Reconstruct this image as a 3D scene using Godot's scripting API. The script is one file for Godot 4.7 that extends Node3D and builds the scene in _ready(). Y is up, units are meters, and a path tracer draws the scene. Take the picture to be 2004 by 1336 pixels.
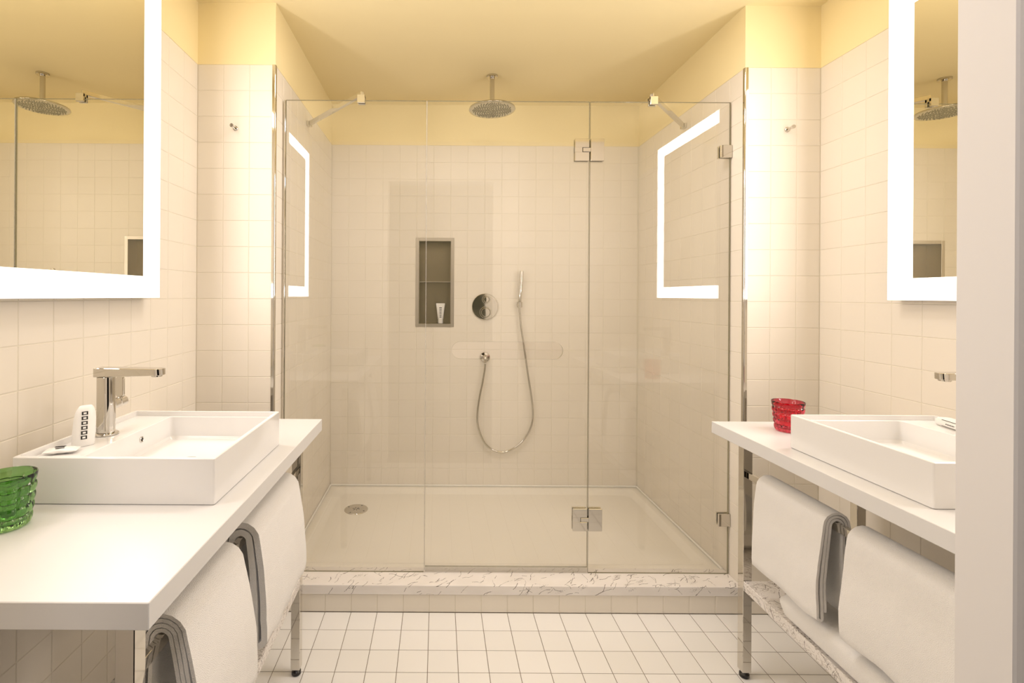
extends Node3D

# Depth into the room is written as a positive number and becomes -z.
const T := 0.106            # tile pitch, wall and floor
const XL := -0.985          # room, left and right tile faces
const XR := 1.553
const SL := -0.668          # shower, left and right tile faces
const SR := 1.245
const ZT := 2.0             # face of the end walls and of the curb
const ZG := 2.095           # plane of the shower glass
const ZB := 3.061           # back wall of the shower
const YB := 2.226           # top of the tiling
const YC := 2.478           # ceiling
const HC := 0.8584          # worktop surface
const CAM_H := 1.29

var M := {}
var used := {}
var tile_cache := {}
var rng := RandomNumberGenerator.new()


func _ready() -> void:
	rng.seed = 7
	# ---- camera ----
	var cam := Camera3D.new()
	cam.name = "camera"
	var near := 0.05
	cam.set_frustum(near * 1336.0 / 961.0, Vector2(near * (1002.0 - 857.8) / 961.0, -near * (668.0 - 578.2) / 961.0), near, 60.0)
	cam.position = Vector3(0, CAM_H, 0)
	cam.rotation.z = 0.0058
	add_child(cam)
	cam.current = true
	# ---- environment and exposure ----
	var env := Environment.new()
	env.background_mode = Environment.BG_COLOR
	env.background_color = Color(0.0, 0.0, 0.0)
	env.tonemap_mode = Environment.TONE_MAPPER_LINEAR
	env.tonemap_exposure = 1.02
	env.sdfgi_enabled = true
	env.ssao_enabled = true
	env.ssil_enabled = true
	var we := WorldEnvironment.new()
	we.name = "world_environment"
	we.environment = env
	add_child(we)
	# ---- the only lamps are the lit borders of the two mirrors ----
	var lamp_energy := 4.3
	var lamp_color := lin(1.0, 0.925, 0.915)
	var ceiling_energy := 0.53
	make_materials()
	mirror("lit_mirror", "large wall mirror with glowing white border above the sink with the green tumbler", XL, 1, 0.685, 1.638, 1.278, 2.297, 0.0925, 0.068, lamp_energy * 0.90, lamp_color)
	mirror("lit_mirror", "wall mirror with glowing white border partly hidden by the door jamb", XR, -1, 0.816, 1.647, 1.2836, 2.299, 0.088, 0.0705, lamp_energy * 1.06, lamp_color)

	downlight("round flush ceiling lamp towards the drain end of the shower, above the picture", -0.02, 1.60, ceiling_energy, lamp_color)
	downlight("round flush ceiling lamp towards the hinge end of the shower, above the picture", 0.59, 1.60, ceiling_energy, lamp_color)

	downlight("round flush ceiling lamp in the dark hallway outside the doorway, out of the picture", 0.03, -0.35, 1.0, lamp_color)
	build_shell()
	build_shower()
	build_vanities()
	build_small_things()


# ======================================================================= helpers

func lin(r: float, g: float, b: float) -> Color:
	return Color(r, g, b).linear_to_srgb()


func P(x: float, y: float, z: float) -> Vector3:
	return Vector3(x, y, -z)


func numbered(called: String) -> String:
	if not used.has(called):
		used[called] = 0
		return called
	used[called] += 1
	return "%s_%03d" % [called, used[called]]


func tag(o: Node3D, label: String, category: String, group := "") -> Node3D:
	o.set_meta("label", label)
	o.set_meta("category", category)
	if group:
		o.set_meta("group", group)
	return o


func thing(called: String, label: String, category: String, at: Vector3, group := "") -> Node3D:
	var o := Node3D.new()
	o.name = numbered(called)
	add_child(o)
	o.position = at
	return tag(o, label, category, group)


func start() -> SurfaceTool:
	var st := SurfaceTool.new()
	st.begin(Mesh.PRIMITIVE_TRIANGLES)
	return st


func obj(called: String, st: SurfaceTool, mat: Material, parent: Node3D = null) -> MeshInstance3D:
	st.generate_normals()
	var o := MeshInstance3D.new()
	o.name = called if parent else numbered(called)
	o.mesh = st.commit()
	o.material_override = mat
	(parent if parent else self).add_child(o, true)
	return o


func struct(called: String, st: SurfaceTool, mat: Material) -> MeshInstance3D:
	var o := obj(called, st, mat)
	o.set_meta("kind", "structure")
	return o


# one convex polygon whose front looks along n
func face(st: SurfaceTool, pts: Array, n: Vector3) -> void:
	var c: Vector3 = (pts[1] - pts[0]).cross(pts[2] - pts[0])
	if c.length_squared() < 1e-18 and pts.size() > 3:
		c = (pts[2] - pts[0]).cross(pts[3] - pts[0])
	var flip := c.dot(n) > 0.0
	for k in range(1, pts.size() - 1):
		st.add_vertex(pts[0])
		st.add_vertex(pts[k + 1] if flip else pts[k])
		st.add_vertex(pts[k] if flip else pts[k + 1])


# box with chamfered edges
func cbox(st: SurfaceTool, c: Vector3, s: Vector3, b := 0.0015, basis := Basis()) -> void:
	st.set_smooth_group(-1)
	var h := s / 2.0
	b = minf(b, minf(h.x, minf(h.y, h.z)) * 0.9)
	var q := func(sx, sy, sz, ax) -> Vector3:
		var v := Vector3(sx * (h.x - b), sy * (h.y - b), sz * (h.z - b))
		v[ax] = [sx, sy, sz][ax] * h[ax]
		return c + basis * v
	for ax in 3:
		var a1 := (ax + 1) % 3
		var a2 := (ax + 2) % 3
		for sg in [-1, 1]:
			var pts := []
			for d in [[-1, -1], [1, -1], [1, 1], [-1, 1]]:
				var g := [0, 0, 0]
				g[ax] = sg
				g[a1] = d[0]
				g[a2] = d[1]
				pts.append(q.call(g[0], g[1], g[2], ax))
			var n := Vector3()
			n[ax] = sg
			face(st, pts, basis * n)
		if b > 0.0:
			for s1 in [-1, 1]:
				for s2 in [-1, 1]:
					var ga := [0, 0, 0]
					ga[a1] = s1
					ga[a2] = s2
					var pts2 := []
					for e in [[-1, a1], [1, a1], [1, a2], [-1, a2]]:
						ga[ax] = e[0]
						pts2.append(q.call(ga[0], ga[1], ga[2], e[1]))
					var n2 := Vector3()
					n2[a1] = s1
					n2[a2] = s2
					face(st, pts2, basis * n2)
	if b > 0.0:
		for sx in [-1, 1]:
			for sy in [-1, 1]:
				for sz in [-1, 1]:
					face(st, [q.call(sx, sy, sz, 0), q.call(sx, sy, sz, 1), q.call(sx, sy, sz, 2)], basis * Vector3(sx, sy, sz))


# box between two corners given as (x, y, depth)
func xbox(st: SurfaceTool, x0: float, x1: float, y0: float, y1: float, z0: float, z1: float, b := 0.0) -> void:
	cbox(st, P((x0 + x1) / 2, (y0 + y1) / 2, (z0 + z1) / 2), Vector3(absf(x1 - x0), absf(y1 - y0), absf(z1 - z0)), b)


func ring(r: float, y: float, seg := 32) -> PackedVector3Array:
	var a := PackedVector3Array()
	for k in seg:
		var t := TAU * k / seg
		a.append(Vector3(cos(t) * r, y, sin(t) * r))
	return a


# rounded rectangle in the xz plane, same turning sense as ring()
func rrect(cx: float, cz: float, w: float, d: float, r: float, y: float, seg := 6) -> PackedVector3Array:
	var a := PackedVector3Array()
	r = minf(r, minf(w, d) / 2 - 0.0001)
	for q in 4:
		var ox := (w / 2 - r) * (1 if q in [0, 3] else -1)
		var oz := (d / 2 - r) * (1 if q in [0, 1] else -1)
		for k in seg + 1:
			var t := PI / 2 * (q + float(k) / seg)
			a.append(Vector3(cx + ox + cos(t) * r, y, cz + oz + sin(t) * r))
	return a


# skin over rings of equal count; rings run upwards outside, over the rim and down inside
func loft(st: SurfaceTool, rings: Array, first := true, last := true, xf := Transform3D(), sharp := 32.0) -> void:
	var g := rng.randi_range(1, 1000000) * 64
	var n: int = rings[0].size()
	var before := Vector3()
	for i in rings.size() - 1:
		var a: PackedVector3Array = rings[i]
		var b: PackedVector3Array = rings[i + 1]
		var dir := (b[0] - a[0]).normalized()
		if i > 0 and dir.length() > 0.5 and before.length() > 0.5 and rad_to_deg(dir.angle_to(before)) > sharp:
			g += 1
		before = dir
		st.set_smooth_group(g)
		for k in n:
			var k1 := (k + 1) % n
			var v := [xf * a[k], xf * a[k1], xf * b[k1], xf * b[k]]
			for t in [[0, 1, 2], [0, 2, 3]]:
				if (v[t[1]] - v[t[0]]).cross(v[t[2]] - v[t[0]]).length_squared() > 1e-20:
					for j in t:
						st.add_vertex(v[j])
	st.set_smooth_group(-1)
	for e in 2:
		if (e == 0 and first) or (e == 1 and last):
			var r: PackedVector3Array = rings[0] if e == 0 else rings[-1]
			for k in range(1, n - 1):
				st.add_vertex(xf * r[0])
				st.add_vertex(xf * (r[k + 1] if e == 0 else r[k]))
				st.add_vertex(xf * (r[k] if e == 0 else r[k + 1]))


# profile of (radius, height) pairs turned round the y axis of xf
func lathe(st: SurfaceTool, prof: Array, xf := Transform3D(), seg := 32, first := true, last := true, sharp := 32.0) -> void:
	var rings := []
	for p in prof:
		rings.append(ring(maxf(p[0], 0.00005), p[1], seg))
	loft(st, rings, first, last, xf, sharp)


# y axis of the result points along d
func along(at: Vector3, d: Vector3) -> Transform3D:
	var y := d.normalized()
	var x := (Vector3.UP if absf(y.y) < 0.9 else Vector3.RIGHT).cross(y).normalized()
	return Transform3D(Basis(x, y, x.cross(y)), at)


func rod(st: SurfaceTool, a: Vector3, b: Vector3, r: float, seg := 20, bev := 0.001) -> void:
	var l := a.distance_to(b)
	lathe(st, [[r - bev, 0], [r, bev], [r, l - bev], [r - bev, l]], along(a, b - a), seg)


func bar(st: SurfaceTool, a: Vector3, b: Vector3, w: float, h: float, bev := 0.001) -> void:
	var y := (b - a).normalized()
	var x := Vector3.UP.cross(y).normalized() if absf(y.y) < 0.95 else Vector3.RIGHT
	cbox(st, (a + b) / 2, Vector3(w, a.distance_to(b), h), bev, Basis(x, y, x.cross(y)))


func tube(st: SurfaceTool, pts: PackedVector3Array, r: float, seg := 12) -> void:
	var rings := []
	var side := Vector3()
	for i in pts.size():
		var d := (pts[mini(i + 1, pts.size() - 1)] - pts[maxi(i - 1, 0)]).normalized()
		if side == Vector3():
			side = (Vector3.UP if absf(d.y) < 0.9 else Vector3.BACK).cross(d).normalized()
		side = (side - d * side.dot(d)).normalized()
		var other := side.cross(d)
		var a := PackedVector3Array()
		for k in seg:
			var t := TAU * k / seg
			a.append(pts[i] + (side * cos(t) + other * -sin(t)) * r)
		rings.append(a)
	loft(st, rings, true, true, Transform3D(), 60.0)


# plan shape (ring points at y = 0) pulled up from y0 to y1 with bevelled edges
func slab(st: SurfaceTool, plan: PackedVector3Array, y0: float, y1: float, b := 0.001, xf := Transform3D()) -> void:
	var rings := []
	for e in [[b, y0], [0.0, y0 + b], [0.0, y1 - b], [b, y1]]:
		var a := PackedVector3Array()
		var n := plan.size()
		for k in n:
			var d: Vector3 = plan[(k + 1) % n] - plan[(k + n - 1) % n]
			var out := Vector3(d.z, 0, -d.x).normalized()
			a.append(Vector3(plan[k].x, e[1], plan[k].z) - out * e[0])
		rings.append(a)
	loft(st, rings, true, true, xf)


func smooth_path(pts: Array, steps := 6) -> PackedVector3Array:
	var out := PackedVector3Array()
	for i in pts.size() - 1:
		var p0: Vector3 = pts[maxi(i - 1, 0)]
		var p3: Vector3 = pts[mini(i + 2, pts.size() - 1)]
		for k in steps:
			out.append(pts[i].cubic_interpolate(pts[i + 1], p0, p3, float(k) / steps))
	out.append(pts[-1])
	return out


# ======================================================================= materials

func mat(c: Color, rough := 0.5, metal := 0.0, spec := 0.5) -> StandardMaterial3D:
	var m := StandardMaterial3D.new()
	m.albedo_color = c
	m.roughness = rough
	m.metallic = metal
	m.metallic_specular = spec
	return m


func noise_tex(freq: float, octaves: int, as_normal: bool, size := 256, bump := 4.0, sd := 3) -> NoiseTexture2D:
	var n := FastNoiseLite.new()
	n.seed = sd
	n.frequency = freq
	n.fractal_octaves = octaves
	var t := NoiseTexture2D.new()
	t.noise = n
	t.width = size
	t.height = size
	t.seamless = true
	t.as_normal_map = as_normal
	t.bump_strength = bump
	return t


func make_materials() -> void:
	M.tile = []
	for k in 3:
		M.tile.append(mat(lin(0.845 - 0.006 * k, 0.782 - 0.006 * k, 0.680 - 0.007 * k), 0.34, 0.0, 0.45))
	M.grout = mat(lin(0.80, 0.745, 0.62), 0.8)
	M.floor_tile = []
	for k in 3:
		M.floor_tile.append(mat(lin(0.885 - 0.012 * k, 0.87 - 0.012 * k, 0.84 - 0.014 * k), 0.32, 0.0, 0.5))
	M.floor_grout = mat(lin(0.22, 0.18, 0.14), 0.9)
	M.yellow = mat(lin(0.93, 0.80, 0.475), 0.75, 0.0, 0.3)
	M.solid = mat(lin(0.71, 0.70, 0.685), 0.33)
	M.porcelain = mat(lin(0.80, 0.785, 0.76), 0.14)
	M.tray = mat(lin(0.88, 0.84, 0.755), 0.22)
	M.chrome = mat(lin(0.64, 0.61, 0.555), 0.05, 1.0)
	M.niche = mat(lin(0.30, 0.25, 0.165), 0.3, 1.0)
	M.satin = mat(lin(0.50, 0.46, 0.37), 0.16, 1.0)
	M.steel = mat(lin(0.60, 0.55, 0.47), 0.33, 1.0)
	M.mirror = mat(lin(0.88, 0.845, 0.72), 0.0, 1.0)
	M.casing = mat(lin(0.5, 0.48, 0.46), 0.4, 0.6)
	M.glow = mat(lin(0.9, 0.9, 0.88), 0.5)
	M.glow.emission_enabled = true
	M.glow.emission = lin(1.0, 0.9, 0.8)
	M.glow.emission_energy_multiplier = 1.5
	M.glass = mat(Color(lin(0.72, 0.70, 0.44), 0.028), 0.0)
	M.glass.transparency = BaseMaterial3D.TRANSPARENCY_ALPHA
	M.glass_edge = mat(lin(0.24, 0.22, 0.13), 0.15)
	M.seal = mat(Color(lin(0.62, 0.59, 0.52), 0.30), 0.3)
	M.seal.transparency = BaseMaterial3D.TRANSPARENCY_ALPHA
	M.silicone = mat(lin(0.92, 0.90, 0.84), 0.3)
	M.towel = mat(lin(0.91, 0.885, 0.845), 0.95, 0.0, 0.2)
	M.towel.rim_enabled = true
	M.towel.rim = 0.5
	M.towel.normal_enabled = true
	M.towel.normal_texture = noise_tex(0.22, 3, true, 256, 6.0)
	M.towel.normal_scale = 0.6
	M.towel.uv1_triplanar = true
	M.towel.uv1_scale = Vector3(9, 9, 9)
	M.black = mat(lin(0.012, 0.011, 0.01), 0.3)
	M.ink = mat(lin(0.02, 0.018, 0.016), 0.6)
	M.hole = mat(lin(0.05, 0.045, 0.035), 0.6)
	M.paint = mat(lin(0.84, 0.80, 0.75), 0.5)
	M.hall = mat(lin(0.025, 0.021, 0.017), 0.8, 0.0, 0.2)
	M.plastic = mat(lin(0.86, 0.84, 0.80), 0.3)
	M.rubber = mat(lin(0.17, 0.15, 0.10), 0.6)
	M.green = coloured_glass(lin(0.33, 0.62, 0.22))
	M.red = coloured_glass(lin(0.80, 0.085, 0.14))
	M.marble = mat(Color.WHITE, 0.22)
	M.marble.albedo_texture = marble_texture(2048, 192, 0.0)
	M.shelf_marble = mat(Color.WHITE, 0.25)
	M.shelf_marble.albedo_texture = marble_texture(768, 768, 1.0)
	M.shelf_marble.uv1_triplanar = true
	M.shelf_marble.uv1_scale = Vector3(1.5, 1.5, 1.5)


func coloured_glass(c: Color) -> StandardMaterial3D:
	var m := mat(Color(c, 0.0), 0.02)
	m.transparency = BaseMaterial3D.TRANSPARENCY_ALPHA
	m.refraction_enabled = true
	m.refraction_scale = 0.048
	return m


# white stone with thin broken dark veins; grainy is the mottled kind of the shelves
func marble_texture(w: int, h: int, grainy: float) -> ImageTexture:
	var im := Image.create(w, h, false, Image.FORMAT_RGB8)
	var b := FastNoiseLite.new()
	b.seed = 23
	b.frequency = 0.008
	b.fractal_octaves = 3
	var f := FastNoiseLite.new()
	f.seed = 5
	f.frequency = 0.035
	f.fractal_octaves = 4
	for y in h:
		for x in w:
			var cloud := 0.5 + 0.5 * b.get_noise_2d(x * 0.7, y * 1.1)
			var base := Color(0.945, 0.925, 0.905).lerp(Color(0.87, 0.845, 0.815), cloud * 0.6)
			if grainy > 0.0:
				var r := absf(f.get_noise_2d(x * 1.0 + y * 0.5, y * 1.4 - x * 0.3))
				var g := clampf((0.10 - r) / 0.10, 0.0, 1.0) * smoothstep(0.25, 0.75, cloud)
				base = base.lerp(Color(0.42, 0.37, 0.32), g * 0.75 * grainy)
			im.set_pixel(x, y, base)
	var r2 := RandomNumberGenerator.new()
	r2.seed = 41
	var ink := Color(0.20, 0.17, 0.15)
	var spot := func(px: float, py: float, k: float) -> void:
		var xi := posmod(int(px), w)
		var yi := clampi(int(py), 0, h - 1)
		im.set_pixel(xi, yi, im.get_pixel(xi, yi).lerp(ink, k))
	# veins, mostly rising to the right, broken into dashes
	for v in int(w * h / 1700.0):
		var p := Vector2(r2.randf() * w, r2.randf() * h)
		var a := -r2.randfn(0.62, 0.28) if r2.randf() < 0.85 else r2.randfn(0.9, 0.4)
		var n := r2.randi_range(14, 60) * (2 if r2.randf() < 0.12 else 1)
		var k := r2.randf_range(0.4, 1.0)
		var open := 1.0
		for i in n:
			a += r2.randfn(0.0, 0.10)
			p += Vector2(cos(a), sin(a))
			if r2.randf() < 0.10:
				open = r2.randf_range(0.0, 1.0)
			spot.call(p.x, p.y, k * open)
			spot.call(p.x + 1, p.y, k * open * 0.9)
			if r2.randf() < 0.75:
				spot.call(p.x, p.y + 1, k * open * 0.8)
	# dark clusters
	for v in int(w * h / 17000.0):
		var c := Vector2(r2.randf() * w, h * r2.randf_range(0.35, 0.95))
		var k2 := r2.randf_range(0.5, 1.0)
		for i in r2.randi_range(30, 130):
			var q := Vector2(r2.randfn(0, 11.0), r2.randfn(0, 4.0)).rotated(-0.45)
			spot.call(c.x + q.x, c.y + q.y, k2 * r2.randf())
			spot.call(c.x + q.x + 1, c.y + q.y, k2 * r2.randf())
	return ImageTexture.create_from_image(im)


# ======================================================================= tiles

func tile_mesh(w: float, h: float) -> ArrayMesh:
	var key := Vector2i(roundi(w * 10000), roundi(h * 10000))
	if not tile_cache.has(key):
		var st := start()
		add_tile(st, Transform3D(), w, h)
		st.generate_normals()
		tile_cache[key] = st.commit()
	return tile_cache[key]


# tile in the xy plane looking along +z, its face at z = 0
func add_tile(st: SurfaceTool, xf: Transform3D, w: float, h: float) -> void:
	var c := 0.0012
	var a := []
	var b := []
	var d := []
	for s in [[-1, -1], [1, -1], [1, 1], [-1, 1]]:
		a.append(xf * Vector3(s[0] * (w / 2 - c), s[1] * (h / 2 - c), 0))
		b.append(xf * Vector3(s[0] * w / 2, s[1] * h / 2, -0.0008))
		d.append(xf * Vector3(s[0] * w / 2, s[1] * h / 2, -0.0035))
	st.set_smooth_group(-1)
	var n := xf.basis.z
	face(st, a, n)
	for k in 4:
		var k1 := (k + 1) % 4
		var side := (xf.basis.x if k == 1 else -xf.basis.x) if k % 2 == 1 else (xf.basis.y if k == 2 else -xf.basis.y)
		face(st, [a[k], a[k1], b[k1], b[k]], n + side)
		face(st, [b[k], b[k1], d[k1], d[k]], side)


# tiles from (u0, v0) to (u1, v1) on the plane at origin; joints fall on multiples of the pitch
func tiles(parent: Node3D, origin: Vector3, u: Vector3, v: Vector3, u0: float, u1: float, v0: float, v1: float, mats: Array, hole := Rect2(), skip := Rect2(), most := 300, offset := 0.0) -> void:
	var n := u.cross(v)
	var basis := Basis(u, v, n)
	var gap := 0.0022
	var count := 0
	var rest: SurfaceTool = null
	for j in range(floori(v1 / T + 0.001), floori(v0 / T + 0.001) - 1, -1):
		for i in range(floori((u0 - offset) / T + 0.001), ceili((u1 - offset) / T - 0.001)):
			var whole := Rect2(maxf(i * T + offset, u0), maxf(j * T, v0), 0, 0)
			whole.end = Vector2(minf((i + 1) * T + offset, u1), minf((j + 1) * T, v1))
			if whole.size.x < 0.006 or whole.size.y < 0.006 or (skip.size.x > 0 and skip.encloses(whole)):
				continue
			var bits := [whole.grow(-gap / 2)]
			if hole.size.x > 0 and hole.intersects(whole):
				var r: Rect2 = bits[0]
				bits = []
				for q in [Rect2(r.position, Vector2(hole.position.x - r.position.x, r.size.y)), Rect2(hole.end.x, r.position.y, r.end.x - hole.end.x, r.size.y)]:
					if q.size.x > 0.004:
						bits.append(q)
				var x0 := maxf(r.position.x, hole.position.x)
				var x1 := minf(r.end.x, hole.end.x)
				for q in [Rect2(x0, r.position.y, x1 - x0, hole.position.y - r.position.y), Rect2(x0, hole.end.y, x1 - x0, r.end.y - hole.end.y)]:
					if q.size.y > 0.004 and q.size.x > 0.004:
						bits.append(q)
			for r: Rect2 in bits:
				var c := r.get_center()
				var at := origin + u * c.x + v * c.y
				if count < most:
					var o := MeshInstance3D.new()
					o.name = "tile_%03d" % parent.get_child_count()
					o.mesh = tile_mesh(r.size.x, r.size.y)
					o.material_override = mats[rng.randi() % mats.size()]
					o.transform = Transform3D(basis, at)
					parent.add_child(o)
				else:
					if rest == null:
						rest = start()
					add_tile(rest, Transform3D(basis, at), r.size.x, r.size.y)
				count += 1
	if rest:
		obj("tile_field", rest, mats[0], parent).set_meta("kind", "stuff")


# ======================================================================= room shell

func build_shell() -> void:
	var g := 0.0013
	# floor
	var st := start()
	xbox(st, -1.14, 1.71, -0.12, -g, 0.27, 3.21)
	var fl := struct("floor", st, M.floor_grout)
	# joints: one at x = -0.030 and one at the curb
	tiles(fl, P(0, 0, ZT), Vector3.RIGHT, Vector3.BACK * -1.0, XL, XR, -12 * T, 0.0, M.floor_tile, Rect2(), Rect2(), 300, -0.030)
	tiles(fl, P(0, 0, ZT), Vector3.RIGHT, Vector3.BACK * -1.0, XL, XR, -1.6, -12 * T, M.floor_tile, Rect2(), Rect2(), 0, -0.030)
	# ceiling
	st = start()
	xbox(st, -1.4, 1.9, YC, YC + 0.12, -1.75, 3.21)
	struct("ceiling", st, M.yellow)
	# left wall
	st = start()
	xbox(st, -1.14, XL - g, 0, YC, 0.2, ZT + g)
	var w := struct("wall_left", st, M.grout)
	tiles(w, P(XL, 0, ZT), Vector3.FORWARD, Vector3.UP, -(ZT - 0.388), 0, 0, YB, M.tile, Rect2(), Rect2(-1.24, 1.36, 0.80, 0.86))
	band(w, XL - 0.05, XL, 0.388, ZT)
	# right wall
	st = start()
	xbox(st, XR + g, 1.71, 0, YC, 0.2, ZT + g)
	w = struct("wall_right", st, M.grout)
	tiles(w, P(XR, 0, ZT), Vector3.BACK, Vector3.UP, 0, ZT - 0.388, 0, YB, M.tile, Rect2(), Rect2(0.43, 1.36, 0.68, 0.86))
	band(w, XR, XR + 0.05, 0.388, ZT)
	# return walls beside the shower: end face towards the room, long face into the shower
	st = start()
	xbox(st, -1.14, SL - g, 0, YC, ZT + g, 3.21)
	w = struct("wall_return_left", st, M.grout)
	tiles(w, P(SL, 0, ZT), Vector3.RIGHT, Vector3.UP, XL - SL, 0, 0, YB, M.tile, Rect2(), Rect2(), 80)
	tiles(w, P(SL, 0, ZT), Vector3.FORWARD, Vector3.UP, 0, ZB - ZT, 0, YB, M.tile, Rect2(), Rect2(), 220)
	band(w, -1.13, SL, ZT, 3.2)
	st = start()
	xbox(st, SR + g, 1.71, 0, YC, ZT + g, 3.21)
	w = struct("wall_return_right", st, M.grout)
	tiles(w, P(SR, 0, ZT), Vector3.RIGHT, Vector3.UP, 0, XR - SR, 0, YB, M.tile, Rect2(), Rect2(), 80)
	tiles(w, P(SR, 0, ZT), Vector3.BACK, Vector3.UP, -(ZB - ZT), 0, 0, YB, M.tile, Rect2(), Rect2(), 220)
	band(w, SR, 1.70, ZT, 3.2)
	# shower back wall round the niche
	var nx0 := -0.128
	var nx1 := 0.084
	var ny0 := 1.107
	var ny1 := 1.637
	st = start()
	xbox(st, SL - g, nx0, 0, YC, ZB + g, 3.21)
	xbox(st, nx1, SR + g, 0, YC, ZB + g, 3.21)
	xbox(st, nx0, nx1, 0, ny0, ZB + g, 3.21)
	xbox(st, nx0, nx1, ny1, YC, ZB + g, 3.21)
	xbox(st, nx0, nx1, ny0, ny1, 3.17, 3.21)
	w = struct("wall_back", st, M.grout)
	tiles(w, P(SL, 0, ZB), Vector3.RIGHT, Vector3.UP, 0, SR - SL, T, YB, M.tile, Rect2(nx0 - SL, ny0, nx1 - nx0, ny1 - ny0))
	band(w, SL, SR, ZB, ZB + 0.05)
	# front wall with the doorway the camera looks through
	st = start()
	xbox(st, -1.14, -0.393, 0, YC, 0.27, 0.388)
	xbox(st, 0.4506, 1.71, 0, YC, 0.27, 0.388)
	xbox(st, -0.393, 0.4506, 2.17, YC, 0.27, 0.388)
	struct("wall_front", st, M.paint)
	st = start()   # painted door lining with a rebate, and its casing
	xbox(st, 0.4206, 0.4496, 0.001, 2.169, 0.357, 0.400, 0.0015)
	xbox(st, 0.436, 0.4496, 0.001, 2.169, 0.262, 0.3565, 0.001)
	xbox(st, 0.4502, 0.485, 0.001, 2.205, 0.3885, 0.400, 0.001)
	xbox(st, -0.46, -0.393, 0.001, 2.205, 0.3885, 0.400, 0.001)
	xbox(st, -0.46, 0.485, 2.17, 2.235, 0.3885, 0.400, 0.001)
	struct("trim_1", st, M.paint)
	# dark hallway behind the camera
	st = start()
	xbox(st, -1.2, 1.3, -0.12, 0.0, -1.72, 0.27)
	struct("floor_hallway", st, M.hall)
	st = start()
	xbox(st, -1.25, -1.1, 0, YC, -1.72, 0.27)
	xbox(st, 1.2, 1.35, 0, YC, -1.72, 0.27)
	xbox(st, -1.25, 1.35, 0, YC, -1.75, -1.6)
	struct("wall_hallway", st, M.hall)
	# curb: tiled riser
	st = start()
	xbox(st, SL + 0.0005, SR - 0.0005, 0.0005, 0.0745, ZT + 0.0015, 2.127)
	w = struct("wall_curb", st, M.grout)
	tiles(w, P(0, 0, ZT), Vector3.RIGHT, Vector3.UP, SL + 0.001, SR - 0.001, 0.0005, 0.0745, M.tile, Rect2(), Rect2(), 300, -0.030)
	# chrome edge profiles on the outer corners
	for s in [-1, 1]:
		st = start()
		var cx: float = SL if s < 0 else SR
		var pts := PackedVector3Array()
		var q := 0.0125
		for k in 9:
			var t := PI / 2 * k / 8.0
			pts.append(Vector3(cos(t), 0, sin(t)))
		# quarter-round: bulges towards the room and the shower opening
		var plan := PackedVector3Array()
		for k in 9:
			plan.append(Vector3(-s * (0.0015 - 0.006 + 0.006 * pts[k].x), 0, 0.0015 - 0.006 + 0.006 * pts[k].z))
		plan.append(Vector3(s * q, 0, 0.0015))
		plan.append(Vector3(s * q, 0, -0.003))
		plan.append(Vector3(s * 0.002, 0, -0.003))
		plan.append(Vector3(s * 0.002, 0, -q))
		plan.append(Vector3(-s * 0.0015, 0, -q))
		st.set_smooth_group(-1)
		for k in plan.size():
			var a := plan[k]
			var b := plan[(k + 1) % plan.size()]
			var d := b - a
			var out := Vector3(d.z, 0, -d.x) * (1.0 if s < 0 else -1.0)
			st.set_smooth_group(1 if k < 8 else -1)
			var lo := 0.0 if false else 0.113
			face(st, [P(cx, lo, ZT) + a, P(cx, lo, ZT) + b, P(cx, YB, ZT) + b, P(cx, YB, ZT) + a], out)
		struct("trim_%d" % (2 if s < 0 else 3), st, M.chrome)


# yellow plaster above the tiles
func band(w: Node3D, x0: float, x1: float, z0: float, z1: float) -> void:
	var st := start()
	xbox(st, x0, x1, YB, YC, z0, z1)
	obj("painted_band", st, M.yellow, w)


# ======================================================================= mirrors (lamps)

func mirror(called: String, label: String, wall: float, s: int, z0: float, z1: float, y0: float, y1: float, side: float, low: float, energy: float, color: Color) -> void:
	var depth := 0.055 if s > 0 else 0.0465
	var zc := (z0 + z1) / 2
	var yc := (y0 + y1) / 2
	var t := thing(called, label, "mirror", P(wall + s * 0.0005, yc, zc), "lit mirrors")
	var at := func(d: float, y: float, z: float) -> Vector3:
		return Vector3(s * d, y - yc, -(z - zc))
	var st := start()
	cbox(st, Vector3(s * (depth - 0.002) / 2, 0, 0), Vector3(depth - 0.002, y1 - y0, z1 - z0), 0.001)
	obj("casing", st, M.casing, t)
	var iy0 := y0 + low
	var iy1 := y1 - low
	var iz0 := z0 + side
	var iz1 := z1 - side
	st = start()
	for r in [[y0, iy0, z0, z1], [iy1, y1, z0, z1], [iy0, iy1, z0, iz0], [iy0, iy1, iz1, z1]]:
		cbox(st, at.call(depth - 0.001, (r[0] + r[1]) / 2, (r[2] + r[3]) / 2), Vector3(0.002, r[1] - r[0], r[3] - r[2]), 0.0)
		var l := AreaLight3D.new()
		l.name = "border_light"
		l.area_size = Vector2(r[3] - r[2], r[1] - r[0])
		l.area_normalize_energy = false
		l.light_energy = energy
		l.light_color = color
		l.shadow_enabled = true
		l.light_specular = 1.0
		l.set("area_range", 8.0)
		l.basis = Basis(Vector3(0, 0, s), Vector3.UP, Vector3(-s, 0, 0))
		l.position = at.call(depth + 0.002, (r[0] + r[1]) / 2, (r[2] + r[3]) / 2)
		t.add_child(l, true)
	obj("light_border", st, M.glow, t)
	st = start()
	cbox(st, at.call(depth - 0.001, (iy0 + iy1) / 2, (iz0 + iz1) / 2), Vector3(0.002, iy1 - iy0, iz1 - iz0), 0.0)
	obj("mirror_glass", st, M.mirror, t)


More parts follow.
